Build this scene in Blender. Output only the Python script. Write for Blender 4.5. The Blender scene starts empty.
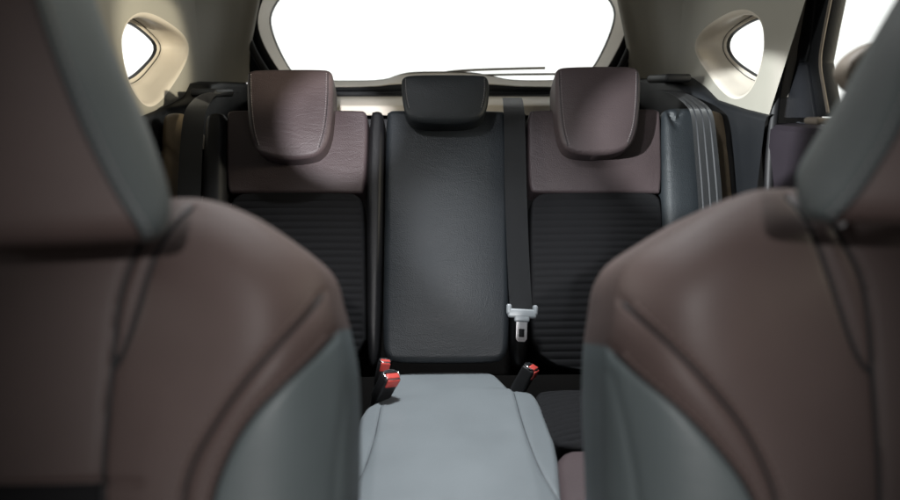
import bpy, bmesh, math, random
import numpy as np
from mathutils import Vector
from mathutils.geometry import tessellate_polygon

random.seed(4); rng = np.random.default_rng(4)
C = bpy.context.scene.collection
PI = math.pi

# ------------------------------------------------------------------ camera geometry (metres)
CAM = np.array([-0.03, 0.0, 1.10]); PITCH = math.radians(13.8); YAW = math.radians(1.6); FPX = 650.0
fw = np.array([math.sin(YAW)*math.cos(PITCH), math.cos(YAW)*math.cos(PITCH), -math.sin(PITCH)])
rt = np.array([math.cos(YAW), -math.sin(YAW), 0.0])
up = np.cross(rt, fw)
def ray(px, py): return fw + rt*((px-450)/FPX) - up*((py-250)/FPX)
def at_y(px, py, Y): d = ray(px, py); return CAM + d*((Y-CAM[1])/d[1])
def at_x(px, py, X): d = ray(px, py); return CAM + d*((X-CAM[0])/d[0])
def at_z(px, py, Z): d = ray(px, py); return CAM + d*((Z-CAM[2])/d[2])
def at_d(px, py, t): return CAM + ray(px, py)*t

class Frame:
    def __init__(s, o, U, V):
        s.o = np.array(o, float); s.U = np.array(U, float)/np.linalg.norm(U)
        V = np.array(V, float); V -= s.U*V.dot(s.U); s.V = V/np.linalg.norm(V); s.W = np.cross(s.U, s.V)
    def uv(s, px, py, off=0.0):
        d = ray(px, py); o = s.o + s.W*off
        p = CAM + d*((o-CAM).dot(s.W)/d.dot(s.W)); q = p-s.o
        return (q.dot(s.U), q.dot(s.V))
    def pt(s, u, v, w):
        u, v, w = np.asarray(u)[..., None], np.asarray(v)[..., None], np.asarray(w)[..., None]
        return s.o + u*s.U + v*s.V + w*s.W
    def shifted(s, off): return Frame(s.o+s.W*off, s.U, s.V)

# ------------------------------------------------------------------ materials
def mat(name, col, rough=0.5, spec=0.5, bump=None, var=0.0, metal=0.0, sheen=0.0, coat=0.0, weave=None):
    m = bpy.data.materials.new(name); m.use_nodes = True
    nt = m.node_tree; N = nt.nodes; L = nt.links; b = N['Principled BSDF']
    b.inputs['Base Color'].default_value = (*col, 1); b.inputs['Roughness'].default_value = rough
    b.inputs['Specular IOR Level'].default_value = spec; b.inputs['Metallic'].default_value = metal
    b.inputs['Sheen Weight'].default_value = sheen; b.inputs['Coat Weight'].default_value = coat
    tc = N.new('ShaderNodeTexCoord')
    if var:
        n = N.new('ShaderNodeTexNoise'); n.inputs['Scale'].default_value = 7; n.inputs['Detail'].default_value = 6
        L.new(tc.outputs['Object'], n.inputs['Vector'])
        mr = N.new('ShaderNodeMapRange'); mr.inputs['From Min'].default_value = .3; mr.inputs['From Max'].default_value = .7
        mr.inputs['To Min'].default_value = 1-var; mr.inputs['To Max'].default_value = 1+var
        L.new(n.outputs['Fac'], mr.inputs['Value'])
        mx = N.new('ShaderNodeMix'); mx.data_type = 'RGBA'; mx.blend_type = 'MULTIPLY'; mx.inputs['Factor'].default_value = 1
        mx.inputs['A'].default_value = (*col, 1); L.new(mr.outputs['Result'], mx.inputs['B']); L.new(mx.outputs['Result'], b.inputs['Base Color'])
        mr2 = N.new('ShaderNodeMapRange'); mr2.inputs['From Min'].default_value = .3; mr2.inputs['From Max'].default_value = .7
        mr2.inputs['To Min'].default_value = rough-.05; mr2.inputs['To Max'].default_value = rough+.06
        L.new(n.outputs['Fac'], mr2.inputs['Value']); L.new(mr2.outputs['Result'], b.inputs['Roughness'])
    h = None
    if bump:
        for kind, sc, st in bump:
            if kind == 'grain':
                t = N.new('ShaderNodeTexVoronoi'); t.inputs['Scale'].default_value = sc; out = t.outputs['Distance']
            elif kind == 'noise':
                t = N.new('ShaderNodeTexNoise'); t.inputs['Scale'].default_value = sc; t.inputs['Detail'].default_value = 5; out = t.outputs['Fac']
            elif kind == 'crease':
                t = N.new('ShaderNodeTexNoise'); t.inputs['Scale'].default_value = sc; t.inputs['Detail'].default_value = 3
                t.inputs['Distortion'].default_value = 1.2
                mp = N.new('ShaderNodeMapping'); mp.inputs['Scale'].default_value = (1, 1, 3.2)
                L.new(tc.outputs['Object'], mp.inputs['Vector']); L.new(mp.outputs['Vector'], t.inputs['Vector'])
                r = N.new('ShaderNodeMath'); r.operation = 'SUBTRACT'; r.inputs[1].default_value = .5; L.new(t.outputs['Fac'], r.inputs[0])
                a = N.new('ShaderNodeMath'); a.operation = 'ABSOLUTE'; L.new(r.outputs[0], a.inputs[0])
                q = N.new('ShaderNodeMath'); q.operation = 'POWER'; q.inputs[1].default_value = .5; L.new(a.outputs[0], q.inputs[0]); out = q.outputs[0]
            elif kind == 'weave':
                t = N.new('ShaderNodeTexWave'); t.inputs['Scale'].default_value = sc; t.bands_direction = 'DIAGONAL'; out = t.outputs['Fac']
            if kind != 'crease': L.new(tc.outputs['Object'], t.inputs['Vector'])
            bp = N.new('ShaderNodeBump'); bp.inputs['Strength'].default_value = st; bp.inputs['Distance'].default_value = .002
            L.new(out, bp.inputs['Height'])
            if h: L.new(h, bp.inputs['Normal'])
            h = bp.outputs['Normal']
        L.new(h, b.inputs['Normal'])
    return m
LB = [('noise', 14, .25), ('crease', 9, .10), ('grain', 520, .10)]
M = {}
M['brown'] = mat('brown_leather', (.064, .044, .040), .58, .36, LB, .10)
M['brown_rear'] = mat('rear_brown_leather', (.060, .044, .046), .48, .38, [('noise', 12, .35), ('crease', 11, .34), ('grain', 420, .25)], .10)
M['pale'] = mat('lit_grey_leather', (.140, .156, .165), .42, .5, [('noise', 9, .55), ('crease', 7, .16), ('grain', 420, .10)], .06)  # same leather as the grey, light from above put into the colour
M['grey'] = mat('grey_leather', (.076, .092, .095), .50, .4, LB, .07)
M['charcoal'] = mat('shaded_grey_leather', (.015, .018, .021), .48, .36, [('noise', 10, .45), ('crease', 8, .32), ('grain', 420, .28)], .10)  # same leather as the grey, shade on the backrest put into the colour
M['black'] = mat('black_leather', (.008, .008, .009), .45, .32, [('noise', 12, .25), ('crease', 8, .15), ('grain', 420, .12)], .10)
M['fabric'] = mat('black_ribbed_fabric', (.009, .009, .010), .8, .15, [('grain', 900, .3)], .15)
M['tan'] = mat('warm_lit_leather', (.15, .115, .075), .5, .4, LB, .12)  # warm sunlight on the bolsters is put into this colour
M['trim'] = mat('beige_grey_plastic', (.31, .295, .255), .62, .3, [('grain', 700, .08)], .03)
M['beige'] = mat('beige_plastic', (.60, .545, .47), .5, .35, [('grain', 700, .06)], .03)
M['dark'] = mat('dark_plastic', (.010, .011, .013), .5, .28, [('grain', 600, .15)], .08)
M['darkgrey'] = mat('dark_grey_plastic', (.022, .025, .028), .5, .3, [('grain', 600, .15)], .05)
M['rubber'] = mat('black_rubber', (.010, .010, .011), .55, .35)
M['belt'] = mat('black_webbing', (.007, .0075, .0085), .5, .25, [('weave', 420, .5)], .06, sheen=.15)
M['beltline'] = mat('webbing_stripe', (.020, .021, .024), .5, .4)
M['red'] = mat('red_button', (.48, .06, .05), .35, .5)
M['chrome'] = mat('bright_metal', (.75, .76, .78), .22, .5, metal=1.0)
M['greyplastic'] = mat('pale_grey_plastic', (.21, .225, .235), .4, .5)
M['thread'] = mat('grey_thread', (.26, .24, .24), .7, .3)
M['darkthread'] = mat('brown_thread', (.14, .105, .095), .7, .3)
M['carpet'] = mat('black_carpet', (.008, .008, .008), .95, .05, [('noise', 300, .6)], .2)
M['liner'] = mat('pale_headliner', (.45, .43, .39), .9, .1, [('noise', 200, .2)])
M['door'] = mat('dark_plum_door_trim', (.016, .013, .017), .6, .25, LB, .08)
M['anchor'] = mat('tan_plastic', (.16, .135, .11), .55, .3)
M['wiper'] = mat('tan_wiper', (.45, .38, .30), .6, .3)
def glass():
    m = bpy.data.materials.new('window_glass'); m.use_nodes = True; nt = m.node_tree; N = nt.nodes; L = nt.links
    N.remove(N['Principled BSDF']); t = N.new('ShaderNodeBsdfTransparent'); t.inputs[0].default_value = (.93, .95, .94, 1)
    g = N.new('ShaderNodeBsdfGlossy'); g.inputs['Roughness'].default_value = .02
    lw = N.new('ShaderNodeLayerWeight'); lw.inputs['Blend'].default_value = .5
    p = N.new('ShaderNodeMath'); p.operation = 'POWER'; p.inputs[1].default_value = 5; L.new(lw.outputs['Facing'], p.inputs[0])
    f = N.new('ShaderNodeMath'); f.operation = 'MULTIPLY_ADD'; f.inputs[1].default_value = .9; f.inputs[2].default_value = .035; L.new(p.outputs[0], f.inputs[0])
    mx = N.new('ShaderNodeMixShader'); L.new(f.outputs[0], mx.inputs[0]); L.new(t.outputs[0], mx.inputs[1]); L.new(g.outputs[0], mx.inputs[2])
    L.new(mx.outputs[0], N['Material Output'].inputs['Surface']); return m
M['glass'] = glass()

# ------------------------------------------------------------------ object helpers
def thing(name, label, cat, loc, group=None):
    o = bpy.data.objects.new(name, None); o.empty_display_size = .05; C.objects.link(o); o.location = loc
    o['label'] = label; o['category'] = cat
    o['kind'] = 'thing'
    if group: o['group'] = group
    return o
def link(name, me, m, parent=None, label=None):
    if m: me.materials.clear(); me.materials.append(m)
    o = bpy.data.objects.new(name, me); C.objects.link(o)
    if parent:
        o.parent = parent
        if parent.type == 'EMPTY': o.location = -Vector(parent.location)
    if label: o['label'] = label
    return o
def tag(o, label, cat, group=None, kind=None):
    if label: o['label'] = label
    if cat: o['category'] = cat
    if group: o['group'] = group
    if kind: o['kind'] = kind
    return o
def mesh(verts, faces, smooth=True, sharp=None):
    me = bpy.data.meshes.new('m'); me.from_pydata([tuple(map(float, v)) for v in verts], [], [tuple(map(int, f)) for f in faces]); me.update()
    if smooth: me.polygons.foreach_set('use_smooth', [True]*len(me.polygons))
    if sharp: me.set_sharp_from_angle(angle=math.radians(sharp))
    return me
def fix(me, sharp=None):
    bm = bmesh.new(); bm.from_mesh(me); bmesh.ops.recalc_face_normals(bm, faces=bm.faces); bm.to_mesh(me); bm.free()
    me.polygons.foreach_set('use_smooth', [True]*len(me.polygons))
    if sharp: me.set_sharp_from_angle(angle=math.radians(sharp))
    return me
def chaikin(P, n=2, closed=True):
    P = np.array(P, float)
    for _ in range(n):
        if closed:
            Q = np.roll(P, -1, 0); P = np.stack([.75*P+.25*Q, .25*P+.75*Q], 1).reshape(-1, P.shape[1])
        else:
            a = .75*P[:-1]+.25*P[1:]; b = .25*P[:-1]+.75*P[1:]
            P = np.vstack([P[:1], np.stack([a, b], 1).reshape(-1, P.shape[1]), P[-1:]])
    return P
def resample(P, n, closed=True):
    P = np.array(P, float); Q = np.vstack([P, P[:1]]) if closed else P
    d = np.r_[0, np.cumsum(np.linalg.norm(np.diff(Q, axis=0), axis=1))]
    t = np.linspace(0, d[-1], n+1)[:-1] if closed else np.linspace(0, d[-1], n)
    return np.stack([np.interp(t, d, Q[:, k]) for k in range(P.shape[1])], 1)
def dist_poly(u, v, P, closed=True):
    u = np.asarray(u); sh = u.shape; X = np.stack([u.ravel(), np.asarray(v).ravel()], 1)
    A = np.array(P, float); B = np.roll(A, -1, 0) if closed else A[1:]
    if not closed: A = A[:-1]
    best = np.full(len(X), 1e9)
    for a, b in zip(A, B):
        ab = b-a; L2 = ab.dot(ab)
        if L2 < 1e-14: continue
        t = np.clip(((X-a) @ ab)/L2, 0, 1); q = X-a-t[:, None]*ab
        best = np.minimum(best, q[:, 0]**2+q[:, 1]**2)
    return np.sqrt(best).reshape(sh)
def clus(n, k=.82):
    s = np.linspace(0, 1, n); return s-k*np.sin(2*PI*s)/(2*PI)
def row_span(P, v):
    A = P; B = np.roll(P, -1, 0); lo, hi = 1e9, -1e9
    for a, b in zip(A, B):
        if (a[1]-v)*(b[1]-v) <= 0:
            if abs(b[1]-a[1]) < 1e-12: xs = (a[0], b[0])
            else: xs = (a[0]+(b[0]-a[0])*(v-a[1])/(b[1]-a[1]),)
            for x in xs: lo = min(lo, x); hi = max(hi, x)
    return lo, hi
def rdrop(e, R):
    e = np.clip(e, 0, R); return R-np.sqrt(np.maximum(R*R-(R-e)**2, 0))

def pad_grid(outline, wfun, nu, nv, seams=None, k=.82):
    """a grid of u,v rows filling the outline; returns U,V,W arrays"""
    P = outline; v0, v1 = P[:, 1].min(), P[:, 1].max()
    vs = v0+(v1-v0)*clus(nv, k); vs[0] += 1e-6; vs[-1] -= 1e-6
    U = np.zeros((nv, nu)); V = np.zeros((nv, nu)); s = clus(nu, k)
    for i, v in enumerate(vs):
        lo, hi = row_span(P, v); U[i] = lo+(hi-lo)*s; V[i] = v
        if seams:
            for f in seams:
                x = f(v)
                if x is None or not (lo < x < hi): continue
                j = int(np.argmin(np.abs(U[i]-x)))
                if 0 < j < nu-1: U[i, j] = x
    return U, V, wfun(U, V)
def grid_faces(nv, nu, flip=False):
    i, j = np.meshgrid(np.arange(nv-1), np.arange(nu-1), indexing='ij'); a = (i*nu+j).ravel()
    return np.stack([a, a+1, a+nu+1, a+nu], 1)
def border(nv, nu):
    return ([j for j in range(nu)] + [i*nu+nu-1 for i in range(1, nv)] +
            [(nv-1)*nu+j for j in range(nu-2, -1, -1)] + [i*nu for i in range(nv-2, 0, -1)])

def pad(name, frame, outline, m, parent, thick=.06, R=.018, dome=.012, nu=70, nv=70, ribs=None, seams=None, smooth=2, extra=None, label=None, taper=0.0):
    """an upholstered pad: rounded edges, domed face, sides going back by thick"""
    P = resample(chaikin(outline, smooth), 160)
    c = P.mean(0); v0, v1 = P[:, 1].min(), P[:, 1].max()
    gv = np.linspace(v0+1e-5, v1-1e-5, 240); sp = np.array([row_span(P, v) for v in gv]); ctr = np.interp
    glo, ghi = sp[:, 0].copy(), sp[:, 1].copy()
    m3 = (ghi-glo) < .8*np.median(ghi-glo); 
    def wf(U, V):
        e = dist_poly(U, V, P)
        lo = np.interp(V, gv[~m3], glo[~m3]); hi = np.interp(V, gv[~m3], ghi[~m3])
        a = np.clip(np.abs(2*(U-lo)/(hi-lo)-1), 0, 1); b_ = np.clip(np.abs(2*(V-v0)/(v1-v0)-1), 0, 1)
        w = -rdrop(e, R)+dome*(1-a**2.6)*(1-b_**3.2)
        if ribs:
            pitch, dep, curve = ribs
            ph = (V+curve*(U-c[0])**2)/pitch
            r = np.abs(np.sin(PI*ph))**.55
            w = w+dep*(r-1)*np.clip(e/.012, 0, 1)
        if seams:
            for S in seams:
                d = dist_poly(U, V, S, False); w = w-.0028*np.exp(-(d/.0030)**2)-.0010*np.exp(-(d/.010)**2)
        if extra is not None: w = w+extra(U, V, e)
        return w
    U, V, W = pad_grid(P, wf, nu, nv)
    X = frame.pt(U, V, W).reshape(-1, 3); F = grid_faces(nv, nu).tolist(); b = border(nv, nu)
    verts = [X]; n = len(X); prev = b
    bu, bv = U.ravel()[b], V.ravel()[b]; bw = W.ravel()[b]
    for dz, ins in ((.35, 0), (.7, 0), (1.0, .008)):
        uu = c[0]+(bu-c[0])*(1-ins+taper*dz); vv = c[1]+(bv-c[1])*(1-ins+taper*dz)
        verts.append(frame.pt(uu, vv, bw-thick*dz)); cur = list(range(n, n+len(b))); n += len(b)
        for q in range(len(b)): F.append((prev[q], cur[q], cur[(q+1) % len(b)], prev[(q+1) % len(b)]))
        prev = cur
    verts.append(frame.pt(np.array([c[0]]), np.array([c[1]]), np.array([bw.min()-thick])))
    for q in range(len(b)): F.append((prev[q], n, prev[(q+1) % len(b)]))
    me = fix(mesh(np.vstack(verts), F), 50)
    o = link(name, me, m, parent, label); return o, wf
def tube(path, r, n=8, closed=False):
    P = np.array(path, float); N = len(P); T = np.gradient(P, axis=0) if not closed else np.roll(P, -1, 0)-np.roll(P, 1, 0)
    T /= np.linalg.norm(T, axis=1)[:, None]+1e-12
    V, F = [], []; ref = np.array([0, 0, 1.]) if abs(T[0][2]) < .9 else np.array([1., 0, 0])
    a = np.cross(T[0], ref); a /= np.linalg.norm(a)
    for i in range(N):
        a = a-T[i]*a.dot(T[i]); a /= np.linalg.norm(a); b = np.cross(T[i], a)
        rr = r[i] if hasattr(r, '__len__') else r
        for q in range(n): V.append(P[i]+rr*(math.cos(2*PI*q/n)*a+math.sin(2*PI*q/n)*b))
    for i in range(N if closed else N-1):
        for q in range(n):
            i2 = (i+1) % N; F.append((i*n+q, i*n+(q+1) % n, i2*n+(q+1) % n, i2*n+q))
    if not closed: F.append(tuple(range(n-1, -1, -1))); F.append(tuple((N-1)*n+q for q in range(n)))
    return V, F
def merge(parts):
    V, F = [], []
    for v, f in parts:
        n = len(V); V += list(v); F += [tuple(i+n for i in q) for q in f]
    return V, F
def stitches(pts, nrm, pitch=.0045, ln=.003, r=.0006):
    """small thread beads along a path lying on a surface"""
    P = np.array(pts, float); L = np.r_[0, np.cumsum(np.linalg.norm(np.diff(P, axis=0), axis=1))]
    out = []
    for s in np.arange(0, L[-1]-ln, pitch):
        q = np.stack([np.interp([s, s+ln*.5, s+ln], L, P[:, k]) for k in range(3)], 1)
        q = q+np.array(nrm)*np.array([[-.0002], [.0005], [-.0002]])
        out.append(tube(q, [r*.5, r, r*.5], 5))
    return merge(out)
def rbox(size, bev=.004, seg=3):
    bm = bmesh.new(); bmesh.ops.create_cube(bm, size=1); bmesh.ops.scale(bm, vec=size, verts=bm.verts)
    if bev: bmesh.ops.bevel(bm, geom=list(bm.edges), offset=bev, segments=seg, profile=.5, affect='EDGES')
    V = [tuple(v.co) for v in bm.verts]; F = [tuple(v.index for v in f.verts) for f in bm.faces]; bm.free(); return V, F
def place(vf, o, X, Y, Z):
    o, X, Y, Z = map(np.array, (o, X, Y, Z))
    return [o+X*v[0]+Y*v[1]+Z*v[2] for v in vf[0]], vf[1]
def prism(poly3, off, bev=.003):
    """polygon of 3-D points extruded along off, edges bevelled"""
    bm = bmesh.new(); a = [bm.verts.new(p) for p in poly3]; f = bm.faces.new(a)
    r = bmesh.ops.extrude_face_region(bm, geom=[f]); vs = [g for g in r['geom'] if isinstance(g, bmesh.types.BMVert)]
    bmesh.ops.translate(bm, vec=off, verts=vs); bmesh.ops.recalc_face_normals(bm, faces=bm.faces)
    if bev: bmesh.ops.bevel(bm, geom=list(bm.edges), offset=bev, segments=2, profile=.5, affect='EDGES')
    V = [tuple(v.co) for v in bm.verts]; F = [tuple(v.index for v in f.verts) for f in bm.faces]; bm.free(); return V, F
def loft(loops, closed=True):
    V, F = [], []; n = len(loops[0])
    for l in loops: V += list(l)
    for k in range(len(loops)-1):
        for q in range(n if closed else n-1):
            q2 = (q+1) % n; F.append((k*n+q, k*n+q2, (k+1)*n+q2, (k+1)*n+q))
    return V, F
def fill(outer, holes=()):
    polys = [[Vector(p) for p in outer]]+[[Vector(p) for p in h] for h in holes]
    tri = tessellate_polygon(polys); V = [tuple(p) for q in polys for p in q]; return V, [tuple(t) for t in tri]

# ------------------------------------------------------------------ rear bench
mid = at_d(445, 250, 1.5)
RB = Frame(mid*np.array([0, 1, 1]), (1, 0, 0), (0, math.sin(math.radians(25)), math.cos(math.radians(25))))
if RB.W[1] > 0: raise SystemExit('frame')
bench = thing('rear_bench', 'dark three place rear bench seat with brown outer backrests and pale grey middle cushion', 'car seat', (0, 1.35, .17))
def R_(pts, off=0): return np.array([RB.uv(x, y, off) for x, y in pts])

def stitch_on(frame, wf, pts, name, parent, off=0.0004, m='thread', pitch=.0058, r=.0008, ln=.0036):
    S = resample(chaikin(pts, 2, False), 120, False)
    W = wf(S[:, 0], S[:, 1]); P = frame.pt(S[:, 0], S[:, 1], W+off)
    V, F = stitches(P, frame.W, pitch, ln, r)
    return link(name, mesh(V, F), M[m], parent)

# --- centre backrest
cb, cwf = pad('backrest', RB, R_([(386, 113), (389, 109), (398, 108.5), (500, 109), (507, 111), (508.5, 120), (509.5, 220), (510, 345), (505, 359), (495, 363), (396, 363), (386, 359), (382, 345), (384, 220)]),
              M['charcoal'], bench, .10, .016, .018, 90, 110, seams=[R_([(388, 204), (430, 207), (470, 207), (507, 204)])][:0], label='grey leather middle backrest with shade in its dark colour')
f2 = RB.shifted(.004)
# --- outer backrests: brown upper panel, ribbed insert, black bolsters
def outer_back(pan, ins, bol_in, bol_out, right):
    p, pw = pad('backrest', f2, R_(pan, .004), M['brown_rear'], bench, .10, .008, .008, 90, 80, label='brown leather upper backrest panel of the %s seat' % ('right' if right else 'left'))
    q, qw = pad('ribbed_insert', RB.shifted(.002), R_(ins, .002), M['fabric'], p, .08, .007, .008, 60, 230, ribs=(.0168, .0017, .0))
    b, bw = pad('side_bolster', RB.shifted(.006), R_(bol_in, .006), M['black'], p, .10, .012, .008, 24, 110)
    c, cw = pad('side_bolster', RB.shifted(.016), R_(bol_out, .016), M['charcoal'] if right else M['black'], p, .12, .016, .012, 34, 110,
                extra=(lambda U, V, e: -.010*np.exp(-(((U-bx[0])+.3*(V-bx[1]))/.006)**2-((V-bx[1])/.02)**2)-.006*np.exp(-(((U-bx[0]-.016)-.4*(V-bx[1]))/.005)**2-((V-bx[1]-.004)/.02)**2)) if right else None)
    return p
bx = RB.uv(672, 118, .016)
outer_back([(226, 114), (229, 110), (240, 109.5), (358, 109.5), (367, 111), (368, 130), (365, 192), (358, 193), (235, 193), (226, 192), (226, 150)],
           [(229, 208), (234, 196), (246, 191.5), (348, 191.5), (360, 196), (364, 208), (365, 290), (366, 372), (228, 372), (228, 290)],
           [(369.5, 112), (376, 109.5), (383, 111), (384, 125), (382.5, 230), (380, 330), (377, 366), (367, 368), (366.5, 290), (366, 200)],
           [(203, 120), (208, 112), (218, 111), (225, 113), (225, 190), (226.5, 372), (196, 372), (198, 250)], False)
outer_back([(528, 111), (536, 109.5), (650, 108), (660, 109.5), (661.5, 118), (663, 192), (656, 193), (537, 193), (529, 190), (528, 150)],
           [(530.5, 208), (535, 196), (547, 191.5), (648, 191.5), (659, 195), (663, 207), (664, 290), (665, 372), (531, 372), (531, 290)],
           [(510.5, 112), (515, 109.5), (525, 110), (527, 114), (527.5, 200), (529, 300), (529.5, 367), (512, 367), (512, 300), (511, 200)],
           [(662.5, 112), (668, 107), (686, 106), (699, 109), (703, 120), (705, 250), (708, 372), (666, 372), (664, 200)], True)
# tan side bolsters beyond the belts
TBf = RB.shifted(-.02)
for side, outl, sm in ((0, [(160, 122), (163, 113), (172, 110), (186, 112), (190, 130), (190, 330), (158, 330), (156, 200)], [(156, 141), (164, 146), (176, 156), (188, 166)]),
                       (1, [(704, 112), (712, 108), (722, 110), (728, 118), (736, 150), (742, 330), (706, 330), (704, 220)], [(742, 140), (730, 144), (722, 146), (706, 156)])):
    S = np.array([TBf.uv(x, y) for x, y in sm])
    pad('side_bolster', TBf, np.array([TBf.uv(x, y) for x, y in outl]), M['tan'], bench, .14, .02, .012, 40, 110, seams=[S, S+np.array([0, -.012])], label='outer side bolster with warm light in its tan colour')

# --- rear headrests
HF = RB.shifted(.062)
def headrest(outl, mface, stitch_l, stitch_r, label, thick=.085, posts=(), extra=None):
    h, wf = pad('headrest', HF, np.array([HF.uv(x, y) for x, y in outl]), M[mface], bench, thick, .011, .009, 120, 120, label=label, taper=-.03, extra=extra)
    for s in (stitch_l, stitch_r):
        for dx in (0, 1.6):
            pts = np.array([HF.uv(x+(dx if s is stitch_l else -dx), y) for x, y in s])
            if dx == 0:
                S = resample(chaikin(pts, 2, False), 60, False); P = HF.pt(S[:, 0], S[:, 1], wf(S[:, 0], S[:, 1])-.0003)
                link('seam', mesh(*tube(P, .0009, 6)), M['rubber'], h)
            else: stitch_on(HF, wf, pts, 'stitching', h)
    for x in posts:
        a = np.array(RB.pt(*RB.uv(x, 112), -.045)); b = a+RB.V*.055+RB.W*.005
        link('headrest_post', fix(mesh(*tube([a-RB.V*.03, a, b], .006, 12))), M['chrome'], h)
    return h
CR = [(np.array([HF.uv(x, y) for x, y in l]), d) for l, d in (([(258, 127), (272, 131), (290, 135), (303, 139)], .0016), ([(256, 136), (270, 138), (286, 143)], .0013), ([(262, 120), (278, 124), (296, 126)], .0010), ([(300, 128), (312, 131), (322, 130)], .0008), ([(262, 146), (280, 149), (300, 148)], .0009))]
def creases(U, V, e):
    w = 0
    for L_, d in CR: q = dist_poly(U, V, chaikin(L_, 2, False), False); w = w-.4*d*np.exp(-(q/.0014)**2)+.15*d*np.exp(-((q-.004)/.003)**2)
    return w
headrest([(246, 76), (248, 70), (258, 68.5), (322, 68), (331, 70), (333, 78), (332.5, 110), (330, 136), (322, 152), (308, 158), (280, 159.5), (262, 155), (252, 145), (247, 120)],
         'brown_rear', [(249.5, 74), (250, 100), (253, 130), (258, 146)], [(328, 73), (328, 100), (325, 130), (319, 148)], 'brown leather headrest at the left of the bench', posts=(270, 312), extra=creases)
headrest([(401, 82), (402.5, 76), (412, 73.5), (478, 73.5), (487, 75), (489.5, 82), (489, 100), (486, 112), (478, 120), (460, 123), (430, 123), (413, 121), (405, 113), (402, 98)],
         'charcoal', [(404, 79), (404.5, 95), (408, 110)], [(486, 79), (486, 95), (482, 110)], 'low grey leather headrest in the middle of the bench, shade in its dark colour', .075, (428, 464))
headrest([(555, 76), (557, 68), (566, 65.5), (628, 65), (638, 67), (641.5, 75), (641, 100), (639, 128), (632, 146), (618, 153), (590, 155), (570, 152), (561, 142), (556.5, 116)],
         'brown_rear', [(559, 71), (560, 100), (563, 130), (568, 146)], [(637.5, 72), (637, 100), (634, 128), (628, 144)], 'brown leather headrest at the right of the bench', posts=(578, 620))

# --- rear cushions
z0 = RB.pt(*RB.uv(445, 372), 0)
CF = Frame((0, z0[1], z0[2]-.012), (1, 0, 0), (0, 1, -.03))
def C_(pts, off=0): return np.array([CF.uv(x, y, off) for x, y in pts])
sl = C_([(382, 401), (376, 435), (367, 464), (357, 484), (345, 510)]); sr = C_([(513, 389), (520, 417), (531, 450), (542, 475), (558, 498), (580, 530)])
cc, ccw = pad('seat_cushion', CF, C_([(400, 372), (480, 371), (494, 373), (503, 382), (510, 389), (532, 391), (540, 402), (548, 424), (557, 447), (562, 500), (566, 600), (440, 606), (346, 600), (351, 500), (355, 440), (362, 409), (378, 401), (390, 390), (395, 377)]),
              M['pale'], bench, .12, .011, .010, 170, 190, seams=[sl, sr], smooth=1, label='grey leather middle cushion with light in its pale colour')
for S_ in (sl, sr):
    S_ = resample(chaikin(S_, 2, False), 120, False)[3:-3]
    link('seam', mesh(*tube(CF.pt(S_[:, 0], S_[:, 1], ccw(S_[:, 0], S_[:, 1])-.0002), .0010, 6)), M['darkgrey'], cc)
C2 = CF.shifted(-.003)
def C2_(pts): return np.array([C2.uv(x, y) for x, y in pts])
for pts_i, pts_b, side in (([(533, 396), (542, 389), (650, 389), (690, 394), (696, 444), (660, 448), (553, 447), (543, 425)], [(553, 448), (600, 449), (694, 449), (700, 500), (706, 600), (563, 600), (557, 500)], 'right'),
                     ([(350, 396), (345, 391), (240, 391), (200, 396), (195, 448), (230, 452), (344, 449), (348, 425)], [(344, 452), (300, 452), (196, 452), (190, 500), (184, 600), (338, 600), (342, 500)], 'left')):
    b, _ = pad('seat_cushion', C2, C2_(pts_b), M['brown_rear'], bench, .12, .018, .012, 60, 50, label='brown leather front of the %s outer cushion' % side)
    pad('ribbed_insert', C2, C2_(pts_i), M['fabric'], b, .10, .010, .012, 60, 140, ribs=(.0185, .0055, .9))
# frame behind and below the pads so that no light comes through
V, F = merge([place(rbox((1.36, .56, .06), .01), RB.pt(0, -.005, -.10), RB.U, RB.V, RB.W),
              place(rbox((1.36, .62, .16), .02), CF.pt(0, -.26, -.245), CF.U, CF.V, CF.W)])
link('seat_frame', mesh(V, F, True, 40), M['carpet'], bench)

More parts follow.
